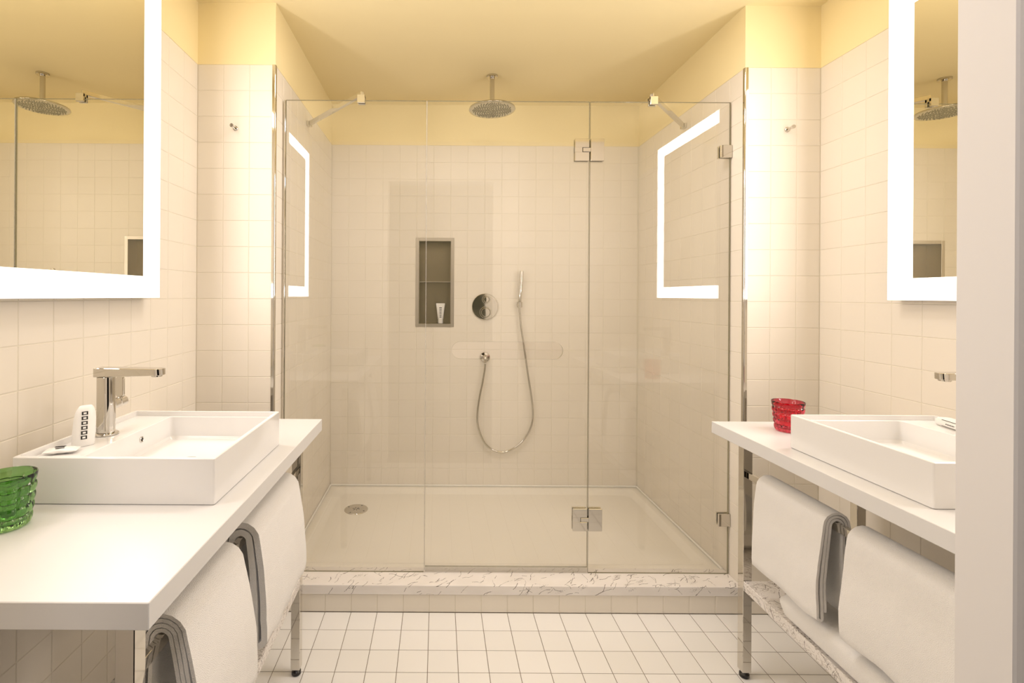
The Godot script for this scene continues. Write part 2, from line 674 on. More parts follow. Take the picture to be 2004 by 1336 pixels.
# flush round ceiling lamp
func downlight(label: String, x: float, z: float, energy: float, color: Color) -> void:
	var t := thing("ceiling_lamp", label, "ceiling lamp", P(x, YC - 0.0005, z), "flush ceiling lamps")
	var st := start()
	lathe(st, [[0.150, -0.028], [0.165, -0.026], [0.170, -0.02], [0.170, 0.0]], Transform3D(), 48, true, true)
	obj("rim", st, M.paint, t)
	st = start()
	lathe(st, [[0.0, -0.031], [0.135, -0.031], [0.147, -0.0285]], Transform3D(), 48, false, true)
	obj("lamp_diffuser", st, M.glow, t)
	var l := AreaLight3D.new()
	l.name = "lamp_light"
	l.area_size = Vector2(0.24, 0.24)
	l.area_normalize_energy = true
	l.light_energy = energy
	l.light_color = color
	l.shadow_enabled = true
	l.set("area_range", 8.0)
	l.basis = Basis(Vector3.RIGHT, Vector3.FORWARD, Vector3.UP)
	l.position = Vector3(0, -0.035, 0)
	t.add_child(l)


# ======================================================================= shower

func glass_sheet(parent: Node3D, x0: float, x1: float, y0: float, y1: float, slot := Rect2()) -> void:
	var h := 0.004
	var faces := []
	var loops := []
	if slot.size.x > 0:
		var r := slot.size.y / 2
		var cy := slot.get_center().y
		var top := PackedVector2Array()
		var bottom := PackedVector2Array()
		for k in 13:      # left end of the slot, from its middle up over to the top, and down
			var a := PI - PI / 2 * k / 12.0
			top.append(Vector2(slot.position.x + r + cos(a) * r, cy + sin(a) * r))
			bottom.append(Vector2(slot.position.x + r + cos(a) * r, cy - sin(a) * r))
		for k in 13:
			var a := PI / 2 - PI / 2 * k / 12.0
			top.append(Vector2(slot.end.x - r + cos(a) * r, cy + sin(a) * r))
			bottom.append(Vector2(slot.end.x - r + cos(a) * r, cy - sin(a) * r))
		var whole := top.duplicate()
		for k in range(bottom.size() - 2, 0, -1):
			whole.append(bottom[k])
		loops.append([whole, -1.0])
		var upper := PackedVector2Array([Vector2(x0, cy)]) + top + PackedVector2Array([Vector2(x1, cy), Vector2(x1, y1), Vector2(x0, y1)])
		var lower := PackedVector2Array([Vector2(x0, cy)]) + bottom + PackedVector2Array([Vector2(x1, cy), Vector2(x1, y0), Vector2(x0, y0)])
		faces = [upper, lower]
	else:
		faces = [PackedVector2Array([Vector2(x0, y0), Vector2(x1, y0), Vector2(x1, y1), Vector2(x0, y1)])]
	loops.append([PackedVector2Array([Vector2(x0, y0), Vector2(x1, y0), Vector2(x1, y1), Vector2(x0, y1)]), 1.0])
	var st := start()
	st.set_smooth_group(-1)
	for p: PackedVector2Array in faces:
		var tri := Geometry2D.triangulate_polygon(p)
		for k in range(0, tri.size(), 3):
			for s in [1, -1]:
				var v := []
				for j in 3:
					v.append(Vector3(p[tri[k + j]].x, p[tri[k + j]].y, s * h))
				face(st, v, Vector3(0, 0, s))
	obj("glass_pane", st, M.glass, parent)
	st = start()
	for l in loops:
		var p: PackedVector2Array = l[0]
		var mid := Vector2()
		for q in p:
			mid += q / p.size()
		for k in p.size():
			var a := p[k]
			var b := p[(k + 1) % p.size()]
			var out: Vector2 = ((a + b) / 2 - mid) * float(l[1])
			var nn := Vector2((b - a).y, -(b - a).x).normalized()
			if nn.dot(out) < 0:
				nn = -nn
			face(st, [Vector3(a.x, a.y, h), Vector3(b.x, b.y, h), Vector3(b.x, b.y, -h), Vector3(a.x, a.y, -h)], Vector3(nn.x, nn.y, 0))
	obj("polished_edge", st, M.glass_edge, parent)


func build_shower() -> void:
	var st: SurfaceTool
	var t: Node3D
	# marble threshold
	st = start()
	var z0 := 1.996
	var z1 := 2.128
	var y0 := 0.075
	var y1 := 0.112
	var b := 0.003
	var line := [[z1, y0, 0.0], [z1, y1, 0.1], [z0 + b, y1, 0.72], [z0 + b * 0.3, y1 - b * 0.3, 0.735], [z0, y1 - b, 0.75], [z0, y0, 0.96], [z1, y0, 1.0]]
	st.set_smooth_group(-1)
	for k in line.size() - 1:
		var p: Array = line[k]
		var q: Array = line[k + 1]
		var n := P(0, (q[0] - p[0]) * -1.0, q[1] - p[1])
		var lx := SL + 0.001
		var rx := SR - 0.001
		var v := [P(lx, p[1], p[0]), P(rx, p[1], p[0]), P(rx, q[1], q[0]), P(lx, q[1], q[0])]
		var uv := [Vector2(0, p[2]), Vector2(1, p[2]), Vector2(1, q[2]), Vector2(0, q[2])]
		
		var mid: Vector3 = (v[0] + v[2]) / 2 - P(0.2885, (y0 + y1) / 2, (z0 + z1) / 2)
		mid.x = 0
		var order := [0, 1, 2, 0, 2, 3] if (v[1] - v[0]).cross(v[2] - v[0]).dot(mid) < 0 else [0, 2, 1, 0, 3, 2]
		for j in order:
			st.set_uv(uv[j])
			st.add_vertex(v[j])
	tag(obj("shower_threshold", st, M.marble), "long white marble step slab with dark veins under the shower glass", "threshold")
	# tray
	t = thing("shower_tray", "wide low white shower tray on the shower floor behind the glass", "shower tray", P((SL + SR) / 2, 0.0, (2.129 + ZB) / 2))
	var w := SR - SL - 0.003
	var d := ZB - 2.129 - 0.003
	st = start()
	loft(st, [rrect(0, 0, w, d, 0.004, 0.001, 8), rrect(0, 0, w, d, 0.004, 0.104, 8), rrect(0, 0, w - 0.004, d - 0.004, 0.004, 0.106, 8), rrect(0, 0, w - 0.085, d - 0.085, 0.03, 0.106, 8), rrect(0, 0, w - 0.093, d - 0.093, 0.03, 0.1045, 8), rrect(0, 0, w - 0.13, d - 0.13, 0.05, 0.087, 8), rrect(0, 0, w - 0.16, d - 0.16, 0.06, 0.084, 8)], true, true, Transform3D(), 40.0)
	obj("basin", st, M.tray, t)
	st = start()
	var dp := Vector3(-0.455 - (SL + SR) / 2, 0.084, -(2.762 - (2.129 + ZB) / 2))
	lathe(st, [[0.066, 0.0], [0.066, 0.002], [0.064, 0.004], [0.05, 0.0048], [0.0, 0.005]], Transform3D(Basis(), dp), 40, true, false)
	var dr := obj("drain_cover", st, M.chrome, t)
	for k in 10:
		st = start()
		if k < 6:
			var an := TAU * k / 6.0 + 0.2
			cbox(st, dp + Vector3(cos(an) * 0.014, 0.005, sin(an) * 0.014), Vector3(0.014, 0.0012, 0.003), 0.0, Basis(Vector3.UP, -an))
		else:
			var an := TAU * k / 4.0 + 0.5
			cbox(st, dp + Vector3(cos(an) * 0.052, 0.0046, sin(an) * 0.052), Vector3(0.010, 0.0012, 0.005), 0.0, Basis(Vector3.UP, -an))
		obj("drain_slot", st, M.hole, dr)
	st = start()
	cbox(st, Vector3(0, 0.110, -d / 2 + 0.004), Vector3(w, 0.009, 0.009), 0.002)
	cbox(st, Vector3(-w / 2 + 0.004, 0.110, 0), Vector3(0.009, 0.009, d), 0.002)
	cbox(st, Vector3(w / 2 - 0.004, 0.110, 0), Vector3(0.009, 0.009, d), 0.002)
	obj("sealant_bead", st, M.silicone, t)

	# glass: fixed left panel, hinged door, fixed right panel
	t = thing("glass_panel", "fixed clear glass panel at the drain end of the shower", "shower panel", P(0, 0, ZG), "shower glass panels")
	glass_sheet(t, -0.6535, -0.0565, 0.1125, 2.1194)
	st = start()
	cbox(st, Vector3(-0.6575, 1.116, 0), Vector3(0.006, 2.005, 0.013), 0.001)
	obj("wall_channel", st, M.chrome, t)
	t = thing("glass_door", "middle clear glass shower door with a long rounded grip slot", "shower door", P(0, 0, ZG), "shower glass panels")
	glass_sheet(t, -0.0505, 0.6400, 0.136, 2.1194, Rect2(0.0583, 1.0211, 0.4736, 0.0736))
	st = start()
	cbox(st, Vector3(0.2945, 0.127, 0), Vector3(0.690, 0.022, 0.012), 0.001)
	obj("bottom_sweep", st, M.seal, t)
	st = start()
	cbox(st, Vector3(-0.0530, 1.12, 0), Vector3(0.004, 1.995, 0.012), 0.001)
	obj("side_seal", st, M.seal, t)
	for y in [1.9123, 0.3415]:
		var hg := Node3D.new()
		hg.name = "hinge"
		t.add_child(hg, true)
		hg.position = Vector3(0.6405, y, 0)
		st = start()
		for s in [1, -1]:
			cbox(st, Vector3(-0.0335, 0.0285, s * 0.0083), Vector3(0.061, 0.038, 0.008), 0.0012)
			cbox(st, Vector3(-0.0335, -0.0285, s * 0.0083), Vector3(0.061, 0.038, 0.008), 0.0012)
			cbox(st, Vector3(-0.0485, 0, s * 0.0083), Vector3(0.031, 0.0205, 0.008), 0.0)
		obj("door_plate", st, M.chrome, hg)
		st = start()
		for s in [1, -1]:
			cbox(st, Vector3(0.0315, 0, s * 0.0083), Vector3(0.057, 0.095, 0.008), 0.0012)
			cbox(st, Vector3(-0.0135, 0, s * 0.0083), Vector3(0.033, 0.0165, 0.008), 0.0008)
		obj("fixed_plate", st, M.chrome, hg)
		st = start()
		rod(st, Vector3(0.0, -0.045, 0), Vector3(0.0, 0.045, 0), 0.0012)
		obj("pin", st, M.black, hg)
	t = thing("glass_panel", "fixed clear glass panel beside the hinged door with two square wall clamps", "shower panel", P(0, 0, ZG), "shower glass panels")
	glass_sheet(t, 0.6435, 1.2400, 0.1125, 2.1194)
	for y in [1.909, 0.344]:
		st = start()
		for s in [1, -1]:
			cbox(st, Vector3(1.2188, y, s * 0.0088), Vector3(0.050, 0.053, 0.009), 0.0012)
		cbox(st, Vector3(1.2422, y, 0), Vector3(0.0035, 0.053, 0.0265), 0.0008)
		obj("wall_clamp", st, M.chrome, t)

	# stabiliser bars from the glass to the side walls
	for s in [-1, 1]:
		var gx := -0.333 if s < 0 else 0.9113
		var wx := SL if s < 0 else SR
		t = thing("support_bar", "slanting chrome stabiliser bar above the %s, running to the wall" % ("panel at the drain end" if s < 0 else "panel next to the hinges"), "support bar", P(gx, 2.12, ZG), "stabiliser bars of the shower glass")
		st = start()
		for q in [1, -1]:
			cbox(st, Vector3(0, 0.003, q * 0.0095), Vector3(0.033, 0.035, 0.010), 0.0012)
		cbox(st, Vector3(0, 0.0135, 0), Vector3(0.033, 0.014, 0.028), 0.0012)
		obj("glass_clamp", st, M.chrome, t)
		var p0 := Vector3(s * -0.004, 0.030, -0.004)
		var p1 := Vector3(wx - gx - s * 0.012, 0.034, -0.386)
		st = start()
		bar(st, p0, p1, 0.016, 0.020, 0.0015)
		obj("rail", st, M.chrome, t)
		st = start()
		cbox(st, Vector3(wx - gx - s * 0.0115, 0.034, -0.388), Vector3(0.022, 0.026, 0.026), 0.002)
		obj("wall_mount", st, M.chrome, t)

	# rain shower
	t = thing("rain_shower_head", "round chrome rain shower head hanging from the yellow ceiling", "shower head", P(0.2845, YC, 2.652))
	st = start()
	lathe(st, [[0.0, -0.012], [0.028, -0.012], [0.031, -0.010], [0.031, -0.0005]], Transform3D(), 40, false, true)
	obj("ceiling_flange", st, M.chrome, t)
	st = start()
	lathe(st, [[0.0125, -0.152], [0.0125, -0.013]], Transform3D(), 28)
	obj("arm", st, M.chrome, t)
	st = start()
	lathe(st, [[0.009, -0.1705], [0.0105, -0.168], [0.0125, -0.164], [0.0125, -0.158], [0.0105, -0.157], [0.0105, -0.1525]], Transform3D(), 28)
	obj("swivel_nut", st, M.chrome, t)
	st = start()
	lathe(st, [[0.0, -0.187], [0.112, -0.187], [0.1235, -0.1855], [0.125, -0.183], [0.1235, -0.177], [0.11, -0.173], [0.02, -0.171], [0.0, -0.171]], Transform3D(), 64, false, false, 60.0)
	obj("disc", st, M.satin, t)
	st = start()
	for k in 220:
		var rr := 0.104 * sqrt((k + 0.5) / 220.0)
		var an := k * 2.39996
		lathe(st, [[0.0022, -0.1908], [0.0034, -0.189], [0.0038, -0.1872]], Transform3D(Basis(), Vector3(cos(an) * rr, 0, sin(an) * rr)), 6)
	obj("nozzles", st, M.rubber, t).set_meta("kind", "stuff")

	# niche
	t = thing("shower_niche", "tall narrow steel wall niche with a middle shelf", "niche", P(-0.022, 1.372, ZB))
	var hx := 0.1195
	var hy := 0.278
	st = start()
	cbox(st, Vector3(-hx + 0.0105, 0, 0.002), Vector3(0.021, 2 * hy, 0.003), 0.0008)
	cbox(st, Vector3(hx - 0.0105, 0, 0.002), Vector3(0.021, 2 * hy, 0.003), 0.0008)
	cbox(st, Vector3(0, hy - 0.0105, 0.002), Vector3(2 * hx - 0.042, 0.021, 0.003), 0.0008)
	cbox(st, Vector3(0, -hy + 0.0105, 0.002), Vector3(2 * hx - 0.042, 0.021, 0.003), 0.0008)
	obj("frame", st, M.steel, t)
	st = start()
	var ix := hx - 0.0205
	var iy := hy - 0.0205
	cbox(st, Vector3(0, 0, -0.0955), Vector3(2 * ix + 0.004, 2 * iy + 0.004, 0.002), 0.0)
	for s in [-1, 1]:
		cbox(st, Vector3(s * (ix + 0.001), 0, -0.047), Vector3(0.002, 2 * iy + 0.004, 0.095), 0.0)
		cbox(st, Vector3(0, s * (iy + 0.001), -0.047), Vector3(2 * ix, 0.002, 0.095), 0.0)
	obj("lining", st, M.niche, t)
	st = start()
	cbox(st, Vector3(0, 0.0035, -0.047), Vector3(2 * ix - 0.001, 0.004, 0.093), 0.0008)
	obj("shelf", st, M.steel, t)

	# thermostatic mixer
	t = thing("shower_mixer", "round chrome shower mixer plate with two knobs on the back wall", "mixer", P(0.291, 1.223, ZB - 0.001))
	t.rotation.y = -0.0233
	var toward := Transform3D(Basis(Vector3.RIGHT, Vector3.BACK, Vector3.DOWN), Vector3(0, 0, 0.002))
	st = start()
	lathe(st, [[0.081, 0.0], [0.081, 0.005], [0.079, 0.007], [0.0, 0.0072]], toward, 64, true, false)
	obj("plate", st, M.chrome, t)
	for kn in [[0.006, 0.045, 0.0265], [0.002, -0.035, 0.0365]]:
		var q := toward
		q.origin += Vector3(kn[0], kn[1], 0.0071)
		st = start()
		var r: float = kn[2]
		lathe(st, [[r, 0.0], [r, 0.014], [r - 0.002, 0.016], [r - 0.006, 0.016], [r - 0.0075, 0.013], [r - 0.009, 0.013], [r - 0.0095, 0.030], [r - 0.0115, 0.032], [0.0, 0.0322]], q, 40, true, false)
		obj("knob", st, M.chrome, t)

	# hand shower: handset held in its bracket, hose hanging in a loop to the outlet
	var zh := ZB - 0.035
	t = thing("hand_shower", "slim chrome stick hand shower with a long looping metal hose", "hand shower", P(0.505, 1.25, zh))
	var org := P(0.505, 1.25, zh)
	st = start()
	lathe(st, [[0.0075, 0.0], [0.0105, 0.006], [0.011, 0.03], [0.0115, 0.19], [0.0105, 0.194], [0.0, 0.195]], along(P(0.5015, 1.250, zh) - org, P(0.513, 1.4418, zh - 0.004) - P(0.5015, 1.250, zh)), 24, true, false)
	obj("handset", st, M.chrome, t)
	st = start()
	var hp := []
	for q in [[0.5015, 1.2500], [0.5019, 1.2087], [0.512, 1.0985], [0.5316, 0.9727], [0.5546, 0.8154], [0.5774, 0.6738], [0.5874, 0.5794], [0.5847, 0.5164], [0.563, 0.4533], [0.5224, 0.3932], [0.4691, 0.3488], [0.4063, 0.3264], [0.3432, 0.3386], [0.2894, 0.3855], [0.2543, 0.4672], [0.2444, 0.5459], [0.2563, 0.6562], [0.2747, 0.7507], [0.2880, 0.8300], [0.2915, 0.8700]]:
		hp.append(P(q[0], q[1], zh + 0.004) - org)
	tube(st, smooth_path(hp, 8), 0.0068, 12)
	obj("hose", st, M.steel_hose if M.has("steel_hose") else M.chrome, t)
	t = thing("handset_bracket", "small chrome wall bracket holding the stick hand shower", "bracket", P(0.5015, 1.2350, ZB - 0.001))
	st = start()
	lathe(st, [[0.015, 0.0], [0.015, 0.004], [0.012, 0.006], [0.009, 0.012], [0.009, 0.021]], toward, 28)
	obj("wall_rose", st, M.chrome, t)
	st = start()   # open-sided cup round the handset
	lathe(st, [[0.0145, -0.015], [0.0165, -0.014], [0.0165, 0.018], [0.0145, 0.019], [0.0132, 0.018], [0.0132, -0.015], [0.0145, -0.015]], Transform3D(Basis(), Vector3(0, 0.0, 0.034)), 28, false, false)
	obj("cup", st, M.chrome, t)
	t = thing("hose_outlet", "round chrome wall outlet elbow at the lower end of the hose", "outlet", P(0.2920, 0.9095, ZB - 0.001))
	st = start()
	lathe(st, [[0.031, 0.0], [0.031, 0.004], [0.029, 0.007], [0.015, 0.010], [0.0125, 0.02]], toward, 36)
	obj("wall_rose", st, M.chrome, t)
	st = start()
	tube(st, smooth_path([Vector3(0, 0, 0.0225), Vector3(0, -0.002, 0.027), Vector3(0, -0.010, 0.030), Vector3(0, -0.032, 0.0305)], 5), 0.0095, 18)
	obj("elbow", st, M.chrome, t)


# ======================================================================= vanities

func build_vanities() -> void:
	for s in [1, -1]:
		var left: bool = s == 1
		var who := "green tumbler" if left else "red tumbler"
		var side := "left-hand" if left else "right-hand"
		var st: SurfaceTool
		var e := -0.402 if left else 0.953      # room-side edge of the worktop
		var wall := XL if left else XR
		# worktop
		st = start()
		xbox(st, minf(wall + s * 0.001, e), maxf(wall + s * 0.001, e), HC - 0.039, HC, 0.686, 1.7085, 0.0012)
		tag(obj("worktop", st, M.solid), "thick white worktop slab carrying the %s" % who, "worktop", "bathroom worktops")
		# chrome stand
		var t := thing("chrome_stand", "square-tube chrome vanity stand under the worktop with the %s" % who, "stand", P(e, 0, 1.2), "vanity stands")
		var lx0 := -0.461 if left else 1.034    # face of the room-side legs nearest the room
		var lw := 0.030
		var bx := -0.852 if left else 1.418
		for zz in [0.7496, 1.6568]:
			for xx in [lx0, bx]:
				var cx: float = xx - s * lw / 2
				st = start()
				cbox(st, P(cx - e, (0.022 + HC - 0.0395) / 2, zz + lw / 2 - 1.2), Vector3(lw, HC - 0.0395 - 0.022, lw), 0.0012)
				var lg := obj("leg", st, M.chrome, t)
				st = start()
				lathe(st, [[0.012, 0.0003], [0.0155, 0.003], [0.0155, 0.012], [0.011, 0.016], [0.008, 0.0215]], Transform3D(Basis(), P(cx - e, 0, zz + lw / 2 - 1.2)), 24)
				obj("foot", st, M.black, lg)
		for zz in [0.7496, 1.6568]:
			st = start()
			var xa: float = lx0 - s * (lw + 0.0004)
			var xb: float = bx + s * 0.0004
			xbox(st, minf(xa, xb) - e, maxf(xa, xb) - e, 0.262, 0.301, zz + 0.003 - 1.2, zz + 0.027 - 1.2, 0.001)
			obj("crossbar", st, M.chrome, t)
		st = start()
		xbox(st, lx0 - s * 0.021 - e, lx0 - s * 0.009 - e, 0.680, 0.702, 0.780 - 1.2, 1.6564 - 1.2, 0.001)
		obj("towel_rail", st, M.chrome, t)
		# marble shelf on the crossbars, between the legs
		st = start()
		xbox(st, minf(lx0, bx + s * 0.05), maxf(lx0, bx + s * 0.05), 0.3016, 0.3346, 0.7806, 1.6558, 0.002)
		tag(obj("marble_shelf", st, M.shelf_marble), "veined marble shelf low in the chrome stand under the %s" % who, "shelf", "low marble shelves")
		# sink
		var sx := -0.455 if left else 1.0147    # room-side face
		sink(sx, s, "rectangular white vessel sink with chrome tap and upright white tube on its ledge" if left else "rectangular white vessel sink partly hidden by the door jamb")
		faucet(sx - s * 0.3655, s, "chrome single-lever tap with straight spout, lever and base fully visible" if left else "chrome tap whose spout end alone shows beside the door jamb")
	# towels over the rails
	towel("hand_towel", "white towel hanging over the left rail, the one nearer the shower", -0.476, 1, 1.19, 1.528, 0.43, 0.0165, 2, 0.016, 31)
	towel("hand_towel", "white towel over the left rail nearest the camera, layered edge showing below the worktop corner", -0.476, 1, 0.85, 1.100, 0.43, 0.0075, 4, 0.026, 32)
	towel("hand_towel", "white towel over the right rail nearer the shower, its layered side edge open to view", 1.049, -1, 1.288, 1.560, 0.437, 0.0072, 3, 0.012, 33)
	towel("hand_towel", "white towel over the right rail, cut off by the door jamb", 1.049, -1, 0.82, 1.212, 0.447, 0.0078, 3, 0.012, 34)
	folded_towel("folded white towel lying on the right marble shelf under the hanging towels", 1.022, -1, 0.83, 1.475, 0.092, 0.36)
	folded_towel("folded white towel lying on the left marble shelf behind the hanging towels", -0.468, 1, 0.83, 1.30, 0.075, 0.23)


func sink(sx: float, s: int, label: String) -> void:
	var w := 0.415
	var d := 0.4096
	var h := 0.0956
	var cx := sx - s * w / 2
	var t := thing("vessel_sink", label, "sink", P(cx, HC + 0.0004, 1.0036 + d / 2), "vessel sinks")
	var st := start()
	var b := 0.0015
	var rim := 0.009
	var deck := 0.096
	var bw := w - 2 * rim - deck         # bowl
	var bc := s * (deck / 2)
	var rings := [rrect(0, 0, w - 0.004, d - 0.004, 0.004, 0, 3), rrect(0, 0, w, d, 0.004, 0.002, 3), rrect(0, 0, w, d, 0.004, h - b, 3), rrect(0, 0, w - 2 * b, d - 2 * b, 0.004, h, 3), rrect(0, 0, w - 2 * rim, d - 2 * rim, 0.004, h, 3), rrect(0, 0, w - 2 * rim - 0.001, d - 2 * rim - 0.001, 0.004, h - 0.013, 3)]
	rings.append(rrect(bc, 0, bw - 0.004, d - 2 * rim - 0.004, 0.008, h - 0.0132, 3))
	rings.append(rrect(bc, 0, bw - 0.007, d - 2 * rim - 0.007, 0.008, h - 0.015, 3))
	rings.append(rrect(bc, 0, bw - 0.012, d - 2 * rim - 0.012, 0.012, 0.028, 3))
	rings.append(rrect(bc, 0, bw - 0.020, d - 2 * rim - 0.020, 0.014, 0.020, 3))
	rings.append(rrect(bc, 0, bw - 0.034, d - 2 * rim - 0.034, 0.018, 0.0175, 3))
	rings.append(rrect(bc, 0, 0.06, 0.06, 0.029, 0.0155, 3))
	loft(st, rings, true, true)
	obj("basin", st, M.porcelain, t)
	st = start()
	lathe(st, [[0.033, 0.0160], [0.033, 0.0185], [0.031, 0.0200], [0.026, 0.0200], [0.024, 0.0185], [0.023, 0.0245], [0.0, 0.0262]], Transform3D(Basis(), Vector3(bc, 0, 0)), 36, true, false)
	obj("drain_plug", st, M.chrome, t)
	st = start()
	var xw := bc - s * (bw / 2 - 0.0058)
	var q := Transform3D(Basis(Vector3(0, 0, s), Vector3(s, 0, 0), Vector3(0, 1, 0)), Vector3(xw, 0.058, -0.052 if s > 0 else -0.030))
	q.basis = along(Vector3(), Vector3(s, 0, 0)).basis
	lathe(st, [[0.0075, -0.002], [0.0075, 0.0012], [0.0062, 0.002], [0.005, 0.0012], [0.005, -0.001]], q, 24, true, false)
	var ov := obj("overflow_ring", st, M.chrome, t)
	st = start()
	lathe(st, [[0.0049, -0.001], [0.0049, 0.0003], [0.0, 0.0003]], q, 20, true, false)
	obj("overflow_hole", st, M.hole, ov)


func faucet(x: float, s: int, label: String) -> void:
	var base := HC + 0.0004 + 0.0956 - 0.013 + 0.0006
	var t := thing("basin_tap", label, "tap", P(x, base, 1.2165), "basin taps")
	var st := start()
	lathe(st, [[0.0262, 0.0], [0.0268, 0.001], [0.0265, 0.004], [0.0245, 0.0052], [0.0, 0.0054]], Transform3D(), 40, true, false)
	obj("base_ring", st, M.chrome, t)
	st = start()
	slab(st, rrect(-s * 0.001, 0, 0.041, 0.034, 0.0168, 0, 10), 0.0055, 0.1430, 0.0008)
	obj("body", st, M.chrome, t)
	st = start()   # flat spout, square at the body and rounded at the tip, a little thinner there
	var rings := []
	for e in [[0.001, 0.0], [0.0, 0.001], [0.0, 0.999], [0.001, 1.0]]:
		var a := PackedVector3Array()
		var plan := rrect(s * 0.0605, 0, 0.165 - 2 * e[0], 0.034 - 2 * e[0], 0.0165 - e[0], 0, 8)
		for p in plan:
			var f := (p.x * s + 0.0225) / 0.165
			var lo := lerpf(0.1432, 0.1480, f)
			var hi := lerpf(0.1655, 0.1640, f)
			if p.x * s < 0:        # square heel
				p = Vector3(-s * (0.0215 - e[0]) if p.x * s < -0.006 else p.x, 0, signf(p.z) * minf(absf(p.z) * 1.4, 0.017 - e[0]))
			a.append(Vector3(p.x, lerpf(lo, hi, clampf(e[1], 0.045, 0.955) if e[0] == 0.0 else e[1]), p.z))
		rings.append(a)
	loft(st, rings, true, true)
	obj("spout", st, M.chrome, t)
	st = start()
	lathe(st, [[0.0, -0.0045], [0.0105, -0.0045], [0.0125, -0.003], [0.0125, 0.0]], Transform3D(Basis(), Vector3(s * 0.1245, 0.1475, 0)), 28, false, true)
	obj("aerator", st, M.chrome, t)
	st = start()
	rod(st, Vector3(0, 0.070, -0.0172), Vector3(0, 0.070, -0.040), 0.0128, 28)
	obj("lever_socket", st, M.chrome, t)
	st = start()
	rod(st, Vector3(0, 0.070, -0.0412), Vector3(0, 0.070, -0.068), 0.0128, 28, 0.0015)
	var lv := obj("lever_barrel", st, M.chrome, t)
	st = start()
	var up := Transform3D(Basis(Vector3.RIGHT, Vector3.BACK, Vector3.DOWN), Vector3())
	slab(st, rrect(0, -0.1085, 0.0205, 0.058, 0.0102, 0, 8), -0.0565, -0.0495, 0.0012, up)
	obj("lever", st, M.chrome, lv)


